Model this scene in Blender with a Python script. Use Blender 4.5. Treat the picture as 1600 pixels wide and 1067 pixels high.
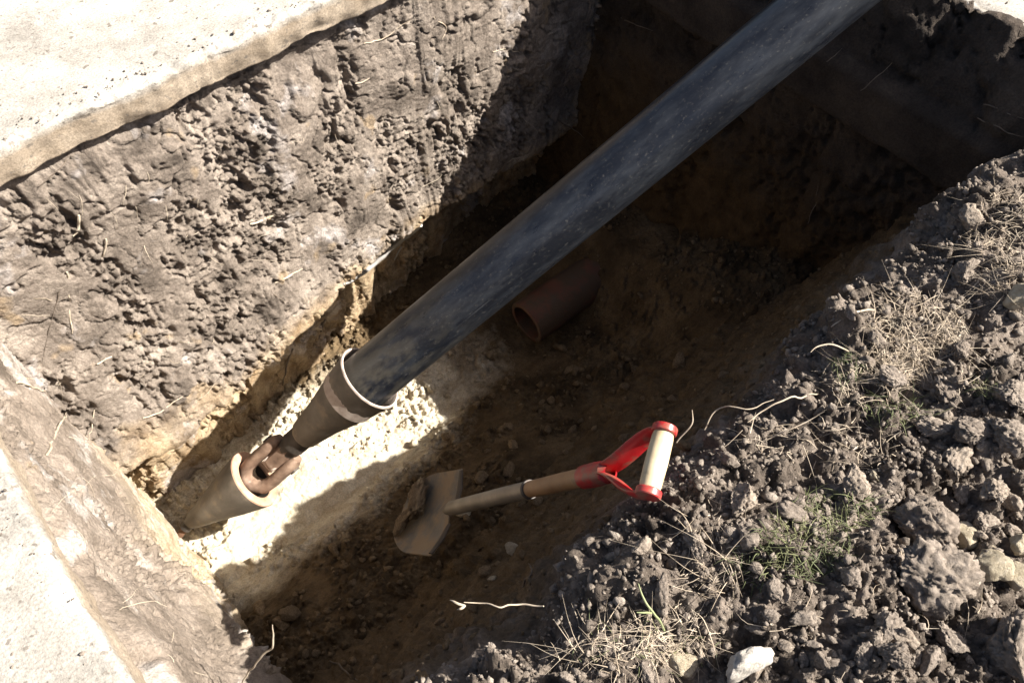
import bpy, math, random
import numpy as np
from mathutils import Vector, Matrix

for o in list(bpy.data.objects):
    bpy.data.objects.remove(o)
scene = bpy.context.scene
col = scene.collection
random.seed(7)
rng = np.random.default_rng(7)

# ------------------------------------------------------------------ camera
# world: X runs along the pit, -Y across it (v = -Y), Z up, pavement top at 0
TH = math.radians(43.784)
OX, OY = -1.28304, 1.41235
PITCH, ROLL, FOC, CAMH = math.radians(56), math.radians(2), 1250.0, 1.35
_eu = np.array([math.cos(TH), math.sin(TH), 0.]); _ev = np.array([math.sin(TH), -math.cos(TH), 0.])
def _to(v):
    v = np.asarray(v, float); return np.array([v @ _eu, -(v @ _ev), v[2]])
_F = np.array([0, math.cos(PITCH), -math.sin(PITCH)]); _U = np.array([0, math.sin(PITCH), math.cos(PITCH)]); _R = np.array([1., 0, 0])
_R, _U = _R*math.cos(ROLL)+_U*math.sin(ROLL), -_R*math.sin(ROLL)+_U*math.cos(ROLL)
CF, CU, CR = _to(_F), _to(_U), _to(_R)
CAM = _to(np.array([-OX, -OY, CAMH]))
cam_d = bpy.data.cameras.new('camera'); cam = bpy.data.objects.new('camera', cam_d); col.objects.link(cam)
cam_d.sensor_width = 36; cam_d.lens = 36*FOC/1600; cam_d.clip_start = 0.02; cam_d.clip_end = 500
M = Matrix.Identity(4)
for i in range(3):
    M[i][0], M[i][1], M[i][2], M[i][3] = CR[i], CU[i], -CF[i], CAM[i]
cam.matrix_world = M
scene.camera = cam
def ray(x, y): return CF + CR*(x-800)/FOC - CU*(y-533.5)/FOC
def atw(x, y, w): return CAM + ray(x, y)*w            # photo direction at a given distance
def atz(x, y, z):
    d = ray(x, y); return CAM + d*((z-CAM[2])/d[2])
def proj(P):
    q = np.asarray(P) - CAM; w = q @ CF
    return 800+FOC*(q@CR)/w, 533.5-FOC*(q@CU)/w

# ------------------------------------------------------------------ light
SUN = np.array([.84, -.69, 1.0]); SUN /= np.linalg.norm(SUN)
world = bpy.data.worlds.new('World'); scene.world = world; world.use_nodes = True
nt = world.node_tree; nt.nodes.clear()
sky = nt.nodes.new('ShaderNodeTexSky'); sky.sky_type = 'NISHITA'; sky.sun_disc = False; sky.air_density = .8; sky.dust_density = 3.5; sky.ozone_density = .6
sky.sun_elevation = math.asin(SUN[2]); sky.sun_rotation = math.atan2(SUN[0], SUN[1])
bg = nt.nodes.new('ShaderNodeBackground'); bg.inputs[1].default_value = 0.05
wo = nt.nodes.new('ShaderNodeOutputWorld')
nt.links.new(sky.outputs[0], bg.inputs[0]); nt.links.new(bg.outputs[0], wo.inputs[0])
sl = bpy.data.lights.new('sun', 'SUN'); sl.energy = 5.0; sl.angle = math.radians(0.5); sl.color = (1, .965, .905)
so = bpy.data.objects.new('sun', sl); col.objects.link(so)
so.rotation_euler = Vector(SUN).to_track_quat('Z', 'Y').to_euler(); so.location = (3, -3, 4)
vs = scene.view_settings
vs.view_transform = 'Standard'; vs.look = 'None'; vs.gamma = 1; vs.use_curve_mapping = False
vs.exposure = 1.75
scene.cycles.max_bounces = 5; scene.cycles.diffuse_bounces = 3; scene.cycles.glossy_bounces = 2

# ------------------------------------------------------------------ numpy noise
def _h(ix, iy, iz, s):
    with np.errstate(over='ignore'):
        h = (ix.astype(np.uint32)*np.uint32(374761393) + iy.astype(np.uint32)*np.uint32(668265263)
             + iz.astype(np.uint32)*np.uint32(2147483647) + np.uint32((s*1274126177) & 0xffffffff))
        h = (h ^ (h >> np.uint32(13)))*np.uint32(1274126177)
        h = (h ^ (h >> np.uint32(16)))*np.uint32(2246822519)
        return h ^ (h >> np.uint32(13))
def perlin(x, y, z, s=0):
    xi, yi, zi = np.floor(x).astype(np.int64), np.floor(y).astype(np.int64), np.floor(z).astype(np.int64)
    fx, fy, fz = x-xi, y-yi, z-zi
    w = [f*f*f*(f*(f*6-15)+10) for f in (fx, fy, fz)]
    out = 0
    for dx in (0, 1):
        for dy in (0, 1):
            for dz in (0, 1):
                h = _h(xi+dx, yi+dy, zi+dz, s)
                gx = (h & np.uint32(1023)).astype(np.float32)/511.5-1
                gy = ((h >> np.uint32(10)) & np.uint32(1023)).astype(np.float32)/511.5-1
                gz = ((h >> np.uint32(20)) & np.uint32(1023)).astype(np.float32)/511.5-1
                d = gx*(fx-dx)+gy*(fy-dy)+gz*(fz-dz)
                out = out + d*(w[0] if dx else 1-w[0])*(w[1] if dy else 1-w[1])*(w[2] if dz else 1-w[2])
    return out*1.3
def fbm(P, f, o=4, s=0, g=.5, st=(1, 1, 1)):
    a, t, r = 1., 0., 0.
    for k in range(o):
        r = r + a*perlin(P[..., 0]*f*st[0]+7.3*k, P[..., 1]*f*st[1]-3.1*k, P[..., 2]*f*st[2]+1.7*k, s+k)
        t += a; a *= g; f *= 2.03
    return r/t*1.7
def crumbs(a, b, f, s=0, keep=.75, dome=True):
    """rounded lumps: one jittered dome per cell of a 2-D lattice, 0..1"""
    x, y = a*f, b*f
    zz_ = x*0+s*1.7
    wx = perlin(x*1.3, y*1.3, zz_, s+70); wy = perlin(x*1.3+9.1, y*1.3, zz_, s+71)
    hi = perlin(x*3.1, y*3.1, zz_, s+72)
    x = x+.42*wx+.16*hi; y = y+.42*wy-.16*hi
    xi, yi = np.floor(x).astype(np.int64), np.floor(y).astype(np.int64)
    out = np.zeros_like(x)
    for dx in (-1, 0, 1):
        for dy in (-1, 0, 1):
            h = _h(xi+dx, yi+dy, xi*0, s)
            jx = (h & np.uint32(255)).astype(np.float32)/255.; jy = ((h >> np.uint32(8)) & np.uint32(255)).astype(np.float32)/255.
            rr = ((h >> np.uint32(16)) & np.uint32(127)).astype(np.float32)/127.; kk = (h >> np.uint32(24)).astype(np.float32)/255.
            r = .30+.40*rr
            an = kk*17.; ex, ey = x-(xi+dx+jx), y-(yi+dy+jy)
            ca, sa = np.cos(an), np.sin(an); px = ca*ex+sa*ey; py = (-sa*ex+ca*ey)*(1.0+.6*rr)
            d2 = 1-(px*px+py*py)/(r*r)
            out = np.maximum(out, np.where((d2 > 0) & (kk < keep), np.minimum(np.sqrt(np.maximum(d2, 0)), np.maximum(.55+.25*rr+(px*np.cos(jx*40)+py*np.sin(jx*40))/r*(.25+.5*jy), .12))*r, 0))
    return out*(1+.30*hi)
def sm(x, a, b):
    t = np.clip((x-a)/(b-a), 0, 1); return t*t*(3-2*t)

# ------------------------------------------------------------------ mesh helpers
def mesh_np(name, V, Fq, mat, smooth=True):
    V = np.ascontiguousarray(V, np.float32).reshape(-1, 3); Fq = np.ascontiguousarray(Fq, np.int32)
    n, k = Fq.shape
    me = bpy.data.meshes.new(name)
    me.vertices.add(len(V)); me.vertices.foreach_set('co', V.ravel())
    me.loops.add(n*k); me.loops.foreach_set('vertex_index', Fq.ravel())
    me.polygons.add(n); me.polygons.foreach_set('loop_start', np.arange(0, n*k, k, dtype=np.int32))
    me.polygons.foreach_set('loop_total', np.full(n, k, np.int32))
    if smooth: me.polygons.foreach_set('use_smooth', np.ones(n, bool))
    me.update(); me.validate()
    if mat: me.materials.append(mat)
    return me
def link(name, me, parent=None, loc=None):
    o = bpy.data.objects.new(name, me); col.objects.link(o)
    if parent: o.parent = parent
    if loc is not None: o.location = loc
    return o
def grid_faces(ns, nt_, wrap=False):
    i = np.arange(ns if wrap else ns-1)[:, None]; j = np.arange(nt_-1)[None, :]
    i2 = (i+1) % ns
    return np.stack([i*nt_+j, i2*nt_+j, i2*nt_+j+1, i*nt_+j+1], -1).reshape(-1, 4)
def sheet(name, P, mat):
    ns, nt_ = P.shape[:2]
    return link(name, mesh_np(name, P, grid_faces(ns, nt_), mat))
def normals(P):
    a = np.gradient(P, axis=0); b = np.gradient(P, axis=1)
    n = np.cross(a, b); return n/np.maximum(np.linalg.norm(n, axis=-1, keepdims=True), 1e-9)
def tag(o, label=None, cat=None, group=None, kind=None):
    if label: o['label'] = label
    if cat: o['category'] = cat
    if group: o['group'] = group
    if kind: o['kind'] = kind
    return o
def empty(name, loc):
    o = bpy.data.objects.new(name, None); col.objects.link(o); o.location = loc; o.empty_display_size = .05; return o
def frame_of(d):
    d = np.asarray(d, float); d = d/np.linalg.norm(d)
    a = np.cross(d, [0, 0, 1.]);
    if np.linalg.norm(a) < 1e-3: a = np.array([1., 0, 0])
    a /= np.linalg.norm(a); return d, a, np.cross(a, d)
def tube_geo(pts, rad, n=8, flat=None, cap=True):
    """swept tube; flat = (axis, factor) squeezes the section along a direction"""
    pts = np.asarray(pts, float); m = len(pts); rad = np.broadcast_to(np.asarray(rad, float), (m,))
    V = []; d0, a, b = frame_of(pts[1]-pts[0])
    for i in range(m):
        d = pts[min(i+1, m-1)]-pts[max(i-1, 0)]; d = d/np.linalg.norm(d)
        a = a-d*(a@d); a /= np.linalg.norm(a); b = np.cross(d, a)
        t = np.arange(n)/n*2*math.pi
        ring = (np.cos(t)[:, None]*a+np.sin(t)[:, None]*b)*rad[i]
        if flat is not None:
            ax = np.asarray(flat[0], float); ax = ax-d*(ax@d); ax /= np.linalg.norm(ax)
            ring = ring+np.outer(ring@ax, ax)*(flat[1]-1)
        V.append(pts[i]+ring)
    V = np.concatenate(V); F = []
    for i in range(m-1):
        for k in range(n):
            F.append((i*n+k, i*n+(k+1) % n, (i+1)*n+(k+1) % n, (i+1)*n+k))
    if cap:
        F.append(tuple(range(n-1, -1, -1))); F.append(tuple(range((m-1)*n, m*n)))
    return V, F
def pymesh(name, V, F, mat, smooth=True, sharp=40):
    me = bpy.data.meshes.new(name); me.from_pydata([tuple(map(float, v)) for v in V], [], [tuple(map(int, f)) for f in F]); me.update()
    if smooth:
        me.polygons.foreach_set('use_smooth', np.ones(len(me.polygons), bool))
        me.set_sharp_from_angle(angle=math.radians(sharp))
    me.materials.append(mat); return me
def lathe_geo(org, axis, prof, n=48, rough=0, seed=0):
    """prof: list of (distance along axis, radius); closed if first==last"""
    d, a, b = frame_of(axis); org = np.asarray(org, float); prof = np.asarray(prof, float)
    t = np.arange(n)/n*2*math.pi; m = len(prof)
    P = org+prof[:, 0, None, None]*d+(np.cos(t)[None, :, None]*a+np.sin(t)[None, :, None]*b)*prof[:, 1, None, None]
    if rough:
        nn = fbm(P, 22, 3, seed)[..., None]
        rad = (np.cos(t)[None, :, None]*a+np.sin(t)[None, :, None]*b)
        P = P+rad*nn*rough*(prof[:, 1, None, None] > 1e-4)
    F = []
    for i in range(m-1):
        for k in range(n):
            F.append((i*n+k, i*n+(k+1) % n, (i+1)*n+(k+1) % n, (i+1)*n+k))
    return P.reshape(-1, 3), F
def joined(geos):
    V = []; F = []; o = 0
    for v, f in geos:
        V.append(np.asarray(v)); F += [tuple(i+o for i in q) for q in f]; o += len(v)
    return np.concatenate(V), F
_phi = None
def ico(sub):
    import bmesh
    bm = bmesh.new(); bmesh.ops.create_icosphere(bm, subdivisions=sub, radius=1)
    V = np.array([v.co[:] for v in bm.verts]); F = np.array([[v.index for v in f.verts] for f in bm.faces]); bm.free()
    return V, F
def clod_shape(sub, seed, rough=.5, facets=5, small=.10):
    V, F = ico(sub); r = np.random.default_rng(seed)
    S = V*1.0
    for k in range(facets):                                # flat broken faces
        n = r.normal(size=3); n /= np.linalg.norm(n); c = r.uniform(.40, .80)
        d = S@n; S = S-np.outer(np.maximum(d-c, 0)*.85, n)
    off = r.uniform(-50, 50, 3)
    S = S*(1+rough*fbm(V*.8+off, 1.1, 3, seed)[:, None]+small*fbm(V+off, 3.2, 4, seed+9, .7)[:, None])
    if small > .05: S = S*(1-.9*small*sm(np.abs(fbm(V+off, 2.6, 2, seed+5)), .12, 0)[:, None])
    S = S*np.array([1, r.uniform(.7, .95), r.uniform(.55, .8)])
    return S, F

# ------------------------------------------------------------------ materials
def new_mat(name):
    m = bpy.data.materials.new(name); m.use_nodes = True
    t = m.node_tree; b = t.nodes['Principled BSDF']; return m, t, b
def N(t, kind, **kw):
    n = t.nodes.new(kind)
    for k, v in kw.items():
        if hasattr(n, k): setattr(n, k, v)
        else: n.inputs[k.replace('_', ' ')].default_value = v
    return n
def ramp(t, fac, stops):
    r = t.nodes.new('ShaderNodeValToRGB'); e = r.color_ramp.elements
    while len(e) < len(stops): e.new(.5)
    for i, (p, c) in enumerate(stops): e[i].position = p; e[i].color = (*c, 1) if len(c) == 3 else c
    t.links.new(fac, r.inputs[0]); return r.outputs[0]
def mix(t, fac, a, b, mode='MIX'):
    m = t.nodes.new('ShaderNodeMix'); m.data_type = 'RGBA'; m.blend_type = mode
    for s, v in ((0, fac), (6, a), (7, b)):
        if isinstance(v, (int, float)): m.inputs[s].default_value = v
        elif isinstance(v, tuple): m.inputs[s].default_value = (*v, 1)
        else: t.links.new(v, m.inputs[s])
    return m.outputs[2]
def noise(t, vec, scale, detail=4, rough=.55, dist=0):
    n = N(t, 'ShaderNodeTexNoise', Scale=scale, Detail=detail, Roughness=rough, Distortion=dist); t.links.new(vec, n.inputs['Vector']); return n.outputs[0]
def mapping(t, vec, scale=(1, 1, 1), loc=(0, 0, 0)):
    m = t.nodes.new('ShaderNodeMapping'); m.inputs['Scale'].default_value = scale; m.inputs['Location'].default_value = loc
    t.links.new(vec, m.inputs[0]); return m.outputs[0]
def bump(t, b, hs):
    prev = None
    for h, s, d in hs:
        n = N(t, 'ShaderNodeBump', Strength=s, Distance=d); t.links.new(h, n.inputs['Height'])
        if prev: t.links.new(prev, n.inputs['Normal'])
        prev = n.outputs[0]
    t.links.new(prev, b.inputs['Normal'])
def soil(name, cols, scale=6, pale=None, fleck=None, strata=None, rnd=0, bumps=1.0, rough=.95, patch=None, bscale=60):
    m, t, b = new_mat(name)
    tc = t.nodes.new('ShaderNodeTexCoord'); v = tc.outputs['Object']
    c = ramp(t, noise(t, v, scale, 4, .65), [(.30, cols[0]), (.48, cols[1]), (.68, cols[2])])
    if strata:       # a sandier bed lower down the cut
        sx = t.nodes.new('ShaderNodeSeparateXYZ'); t.links.new(v, sx.inputs[0])
        ad = N(t, 'ShaderNodeMath', operation='MULTIPLY_ADD'); t.links.new(noise(t, v, 4.5, 3, .6), ad.inputs[0]); ad.inputs[1].default_value = .5
        t.links.new(sx.outputs[2], ad.inputs[2])
        mr = N(t, 'ShaderNodeMapRange'); t.links.new(ad.outputs[0], mr.inputs[0])
        mr.inputs[1].default_value = strata[0]+.25; mr.inputs[2].default_value = strata[1]+.25; mr.inputs[3].default_value = 0; mr.inputs[4].default_value = 1
        sc = ramp(t, noise(t, v, 14, 3, .6), [(.3, strata[2]), (.7, strata[3])])
        c = mix(t, mr.outputs[0], c, sc)
    if patch:        # sunlit floor strip put into the colour as a pale patch
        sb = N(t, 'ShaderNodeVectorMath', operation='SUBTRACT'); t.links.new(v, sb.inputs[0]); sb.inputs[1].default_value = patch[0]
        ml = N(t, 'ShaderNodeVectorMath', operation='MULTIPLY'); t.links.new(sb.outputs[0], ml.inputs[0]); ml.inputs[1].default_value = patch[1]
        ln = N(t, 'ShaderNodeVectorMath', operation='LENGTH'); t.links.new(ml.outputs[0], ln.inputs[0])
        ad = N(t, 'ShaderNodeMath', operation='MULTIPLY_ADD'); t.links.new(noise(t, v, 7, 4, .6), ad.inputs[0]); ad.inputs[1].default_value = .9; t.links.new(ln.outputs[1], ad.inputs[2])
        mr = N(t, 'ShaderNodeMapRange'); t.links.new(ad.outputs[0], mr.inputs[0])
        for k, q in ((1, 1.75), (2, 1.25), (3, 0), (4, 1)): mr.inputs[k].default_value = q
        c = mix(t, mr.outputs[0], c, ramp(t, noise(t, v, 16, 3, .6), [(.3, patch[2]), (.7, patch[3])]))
    if pale:
        c = mix(t, ramp(t, noise(t, v, pale[1], 4, .6), [(pale[2], (0, 0, 0)), (pale[2]+.08, (pale[3],)*3)]), c, pale[0])
    if fleck:
        c = mix(t, ramp(t, noise(t, v, fleck[1], 2, .5), [(fleck[2], (0, 0, 0)), (fleck[2]+.05, (1, 1, 1))]), c, fleck[0])
    fine = noise(t, v, 160, 3, .6)
    c = mix(t, .55, c, ramp(t, fine, [(.3, (.45, .45, .45)), (.7, (1.3, 1.3, 1.3))]), 'MULTIPLY')
    if rnd:
        oi = t.nodes.new('ShaderNodeObjectInfo')
        c = mix(t, rnd, c, ramp(t, oi.outputs['Random'], [(0, (.72, .70, .69)), (.6, (1, 1, 1)), (1, (1.3, 1.27, 1.2))]), 'MULTIPLY')
    t.links.new(c, b.inputs['Base Color']); b.inputs['Roughness'].default_value = rough; b.inputs['Specular IOR Level'].default_value = .15
    bump(t, b, [(noise(t, v, bscale, 5, .78), .9*bumps, .014)])
    return m
LIT_STRIP = ((.22, -.35, 0), (1/.86, 1/.33, 0), (.52, .425, .295), (.74, .67, .53))  # painted sunlit strip: centre, scale, two pale tones
M_WALL = soil('cut_soil', [(.080, .064, .051), (.19, .154, .124), (.31, .258, .210)], 7,
              pale=((.46, .415, .385), 5.0, .58, .6), fleck=((.26, .195, .13), 8, .66), strata=(-1.06, -1.20, (.22, .145, .08), (.44, .34, .22)))
M_ENDW = soil('end_cut_soil', [(.12, .095, .073), (.215, .172, .135), (.31, .255, .205)], 8,
              pale=((.47, .425, .38), 6.0, .56, .6), fleck=((.26, .20, .14), 9, .70), strata=(-.75, -1.15, (.30, .22, .135), (.52, .425, .30)))
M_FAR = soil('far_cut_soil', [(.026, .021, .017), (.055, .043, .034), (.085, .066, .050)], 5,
             strata=(-.55, -.95, (.050, .031, .015), (.10, .064, .031)))  # darker copy of the cut soil, the end wall's shade painted in
M_FLOOR = soil('sandy_clay', [(.045, .030, .016), (.100, .067, .035), (.18, .126, .070)], 5, patch=LIT_STRIP)  # base darkened for the shade, sunlit strip painted pale
M_BANK = soil('spoil_soil', [(.042, .033, .026), (.118, .094, .074), (.245, .20, .162)], 9,
              strata=(-.14, -.42, (.075, .050, .026), (.16, .112, .062)))  # base tone darkened for shadow between clods and below the crest
M_CLOD = soil('clod_soil', [(.105, .085, .067), (.20, .164, .132), (.31, .258, .21)], 4, rnd=.6, bumps=.6, bscale=7)
M_CRUMB = soil('crumb_soil', [(.095, .077, .061), (.20, .164, .132), (.33, .277, .226)], 22)
M_SANDCR = soil('sand_crumb', [(.085, .056, .030), (.155, .108, .060), (.25, .18, .105)], 18, patch=LIT_STRIP)  # crumbs painted pale in the sunlit strip, dark in the shade
M_STONE = soil('pale_stone', [(.30, .245, .17), (.42, .355, .25), (.52, .45, .34)], 3, rnd=.4, bumps=.8, bscale=6)
M_WHITE = soil('white_stone', [(.40, .36, .30), (.53, .48, .41), (.62, .57, .50)], 3, bumps=.8, bscale=6)

def concrete():
    m, t, b = new_mat('weathered_concrete')
    tc = t.nodes.new('ShaderNodeTexCoord'); v = tc.outputs['Object']
    c = ramp(t, noise(t, v, 4.5, 7, .72), [(.34, (.195, .176, .150)), (.5, (.295, .270, .235)), (.66, (.395, .368, .328))])
    # earth-stained broken face: below the worn arris
    sx = t.nodes.new('ShaderNodeSeparateXYZ'); t.links.new(v, sx.inputs[0])
    ad = N(t, 'ShaderNodeMath', operation='MULTIPLY_ADD'); t.links.new(noise(t, v, 16, 4), ad.inputs[0]); ad.inputs[1].default_value = .03; t.links.new(sx.outputs[2], ad.inputs[2])
    mr = N(t, 'ShaderNodeMapRange'); t.links.new(ad.outputs[0], mr.inputs[0])
    for k, q in ((1, .004), (2, -.020), (3, 0), (4, .95)): mr.inputs[k].default_value = q
    c = mix(t, mr.outputs[0], c, ramp(t, noise(t, v, 11, 5), [(.3, (.19, .145, .10)), (.7, (.29, .235, .175))]))
    c = mix(t, ramp(t, noise(t, v, 70, 2, .4), [(.655, (0, 0, 0)), (.70, (.75,)*3)]), c, (.13, .11, .09))
    c = mix(t, ramp(t, noise(t, v, 26, 3, .5), [(.69, (0, 0, 0)), (.72, (.8,)*3)]), c, (.12, .10, .08))
    c = mix(t, .75, c, ramp(t, noise(t, v, 190, 3, .7), [(.3, (.5, .5, .5)), (.7, (1.35, 1.35, 1.35))]), 'MULTIPLY')
    t.links.new(c, b.inputs['Base Color']); b.inputs['Roughness'].default_value = .9; b.inputs['Specular IOR Level'].default_value = .2
    bump(t, b, [(noise(t, v, 60, 5, .7), .35, .006), (noise(t, v, 300, 2, .6), .35, .002)])
    return m
M_CONC = concrete()
def simple(name, cols, scale, rough, metal=0, bumps=None, spec=.5, stretch=(1, 1, 1), dirt=None):
    m, t, b = new_mat(name); tc = t.nodes.new('ShaderNodeTexCoord'); v = mapping(t, tc.outputs['Object'], stretch)
    c = ramp(t, noise(t, v, scale, 5, .6), [(.3, cols[0]), (.5, cols[1]), (.72, cols[2])])
    if dirt: c = mix(t, ramp(t, noise(t, tc.outputs['Object'], dirt[1], 5, .65), [(dirt[2], (0, 0, 0)), (dirt[2]+.12, (dirt[3],)*3)]), c, dirt[0])
    t.links.new(c, b.inputs['Base Color']); b.inputs['Metallic'].default_value = metal; b.inputs['Specular IOR Level'].default_value = spec
    rr = ramp(t, noise(t, v, scale*2, 4), [(.3, (rough-.1,)*3), (.7, (rough+.1,)*3)]); t.links.new(rr, b.inputs['Roughness'])
    if bumps: bump(t, b, [(noise(t, v, bumps[0], 4, .6), bumps[1], bumps[2])])
    return m
M_STEEL = simple('worn_steel', [(.095, .080, .062), (.155, .132, .104), (.225, .195, .152)], 12, .6, .15, (60, .25, .003), dirt=((.27, .21, .14), 14, .54, .7))
M_RIM = simple('bright_worn_rim', [(.28, .22, .18), (.42, .34, .28), (.52, .44, .37)], 30, .55, .2, (90, .3, .002))
M_RUST = simple('rusty_rim', [(.27, .15, .09), (.38, .225, .145), (.46, .30, .21)], 25, .75, 0, (80, .35, .002))
M_DARKST = simple('dark_steel', [(.030, .024, .02), (.055, .045, .036), (.09, .07, .055)], 25, .6, .2, (80, .3, .002))
M_LINK = simple('rusted_link', [(.10, .062, .042), (.19, .122, .083), (.31, .215, .15)], 22, .6, .15, (70, .3, .003))
M_ROD = simple('rust_rod', [(.10, .05, .028), (.17, .085, .045), (.24, .13, .07)], 25, .8, 0, (90, .4, .003))
M_CLAY = simple('terracotta', [(.075, .029, .016), (.12, .045, .025), (.16, .064, .036)], 10, .8, 0, (80, .25, .002), dirt=((.065, .044, .025), 7, .42, .85))
M_WOOD = simple('oiled_wood', [(.21, .105, .04), (.30, .16, .066), (.38, .22, .10)], 26, .55, 0, (60, .2, .002), dirt=((.16, .11, .065), 13, .52, .7))
M_GRIP = simple('pale_wood', [(.36, .27, .155), (.47, .37, .225), (.55, .45, .29)], 20, .55, 0, (60, .2, .001), dirt=((.20, .145, .09), 22, .56, .7))
M_RED = simple('red_paint', [(.26, .008, .010), (.36, .012, .014), (.43, .025, .025)], 9, .38, 0, (30, .10, .002), dirt=((.17, .085, .055), 24, .47, .8))
M_BLADE = simple('dusty_blade', [(.11, .094, .072), (.18, .155, .118), (.26, .225, .17)], 12, .75, .05, (60, .4, .004), dirt=((.26, .185, .105), 9, .40, .95))
M_SOCK = simple('socket_steel', [(.13, .11, .082), (.21, .178, .135), (.31, .265, .205)], 16, .5, .3, (60, .2, .002))
M_ROOT = simple('pale_root', [(.22, .17, .12), (.36, .295, .215), (.47, .40, .305)], 40, .85)
M_SROOT = simple('shaded_root', [(.09, .068, .048), (.14, .108, .078), (.20, .16, .12)], 40, .85)  # darker copy of the pale root, shade put into the colour
M_DROOT = simple('dark_root', [(.06, .045, .032), (.10, .075, .055), (.15, .115, .085)], 20, .85)
M_GROOT = simple('grey_root', [(.17, .155, .14), (.26, .24, .215), (.34, .32, .29)], 16, .8, 0, (50, .4, .004))
M_STRAW = simple('dry_straw', [(.22, .165, .11), (.38, .305, .22), (.52, .44, .335)], 30, .8)
M_GREEN = simple('weed_green', [(.05, .062, .022), (.095, .105, .038), (.19, .18, .085)], 12, .7)
M_STEM = simple('green_stem', [(.14, .16, .07), (.20, .22, .10), (.28, .28, .15)], 12, .7)

def hdpe():
    m, t, b = new_mat('black_polyethylene'); tc = t.nodes.new('ShaderNodeTexCoord'); v = tc.outputs['Object']   # Z along the pipe
    base = (.006, .007, .010)
    dust = ramp(t, noise(t, mapping(t, v, (9, 9, 2.4)), 2.2, 6, .75), [(.44, (0, 0, 0)), (.74, (.6,)*3)])
    c = mix(t, dust, base, (.040, .044, .051))
    spk = ramp(t, noise(t, mapping(t, v, (1, 1, .6)), 130, 4, .75), [(.58, (0, 0, 0)), (.74, (.45,)*3)])
    c = mix(t, spk, c, (.13, .12, .105))
    # mud smeared on the end that goes into the expander
    sx = t.nodes.new('ShaderNodeSeparateXYZ'); t.links.new(v, sx.inputs[0])
    mr = N(t, 'ShaderNodeMapRange'); t.links.new(sx.outputs[2], mr.inputs[0])
    for k, q in ((1, .05), (2, .55), (3, .5), (4, 0)): mr.inputs[k].default_value = q
    mm = N(t, 'ShaderNodeMath', operation='MULTIPLY'); t.links.new(mr.outputs[0], mm.inputs[0])
    t.links.new(ramp(t, noise(t, mapping(t, v, (1, 1, .5)), 15, 4, .6), [(.45, (0, 0, 0)), (.56, (1, 1, 1))]), mm.inputs[1])
    c = mix(t, mm.outputs[0], c, (.085, .074, .054))
    # long scratches
    sc = ramp(t, noise(t, mapping(t, v, (70, 70, 1.6)), 1.0, 3, .6), [(.68, (0, 0, 0)), (.74, (.30,)*3)])
    c = mix(t, sc, c, (.16, .16, .165))
    t.links.new(c, b.inputs['Base Color'])
    rr = ramp(t, noise(t, mapping(t, v, (9, 9, 3)), 3, 4), [(.3, (.26,)*3), (.7, (.44,)*3)]); t.links.new(rr, b.inputs['Roughness'])
    b.inputs['Specular IOR Level'].default_value = .5
    bump(t, b, [(noise(t, mapping(t, v, (40, 40, 2)), 1.5, 4), .12, .003)])
    return m
M_PIPE = hdpe()

# ------------------------------------------------------------------ the cut ground
def XYZ(u, v, z): return np.stack([u, -v, z], -1)
def floor_base(u, v):
    z = -1.70+0*u
    z = z+.86*np.clip(v-.54, 0, .56)*(1-.45*sm(u, .8, 1.4))        # debris tumbled from the spoil bank
    z = z+.10*sm(u, 1.5, 2.2)+.26*sm(u, 1.62, 1.95)*sm(v, -.1, .5)
    return z
us = np.arange(-.45, 2.45, .0050); vsn = np.arange(-.42, 1.45, .0050)
U, V = np.meshgrid(us, vsn, indexing='ij')
P = XYZ(U, V, floor_base(U, V))
lit = np.exp(-((V-.62)/.22)**2)
big = fbm(P, 2.6, 3, 11); mask = sm(fbm(P, 3.1, 3, 15)+.25*sm(V, .55, .8), -.15, .35)
Z = P[..., 2]+.030*big+.012*fbm(P, 14, 4, 12)
Z += mask*(.045*crumbs(U, V, 15, 3, .35)+.042*crumbs(U+.3, V, 30, 4, .6))+.020*crumbs(U, V+.7, 62, 5, .6)*(.5+mask)
P[..., 2] = Z
FLOOR = P
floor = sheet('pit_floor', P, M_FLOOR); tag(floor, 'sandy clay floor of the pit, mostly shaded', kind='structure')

def wall_relief(P, seed, smooth_band=None, side=None, streak=(1, 1, .35)):
    a, b = side
    d = .040*fbm(P, 2.2, 2, seed)+.010*fbm(P, 7, 3, seed+3, st=streak)
    gr = fbm(P, 10, 2, seed+4, st=(1, 1, .10)); gm = sm(fbm(P, 1.9, 2, seed+14), -.1, .4); d = d+gm*(.008*sm(gr, .0, .25)-.007*sm(np.abs(gr-.3), .07, 0))      # bucket scrapes
    k = sm(fbm(P, 4.0, 4, seed+7, st=(1.5, 1.5, .45)), -.04, .24)          # crumbled strips between smeared faces
    cr = .022*crumbs(a, b, 20, seed, .5)+.026*crumbs(a+.4, b, 36, seed+1, .65)+.018*crumbs(a, b+.2, 72, seed+2, .75)
    pit = sm(fbm(P, 20, 3, seed+5, st=(1, 1, .7)), .10, .45)
    holes = sm(fbm(P, 46, 2, seed+6), .24, .48)
    d = d+k*(cr-.014-.026*pit)-.014*holes*(.25+.75*k)+.0035*fbm(P, 40, 3, seed+8, .7)
    lum = crumbs(a+.13, b+.41, 6.5, seed+11, .22); d = d+.035*lum*(1-k)
    crack = 1-sm(np.abs(fbm(P, 6.5, 3, seed+12)), .0, .035)
    return d-.014*crack

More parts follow.
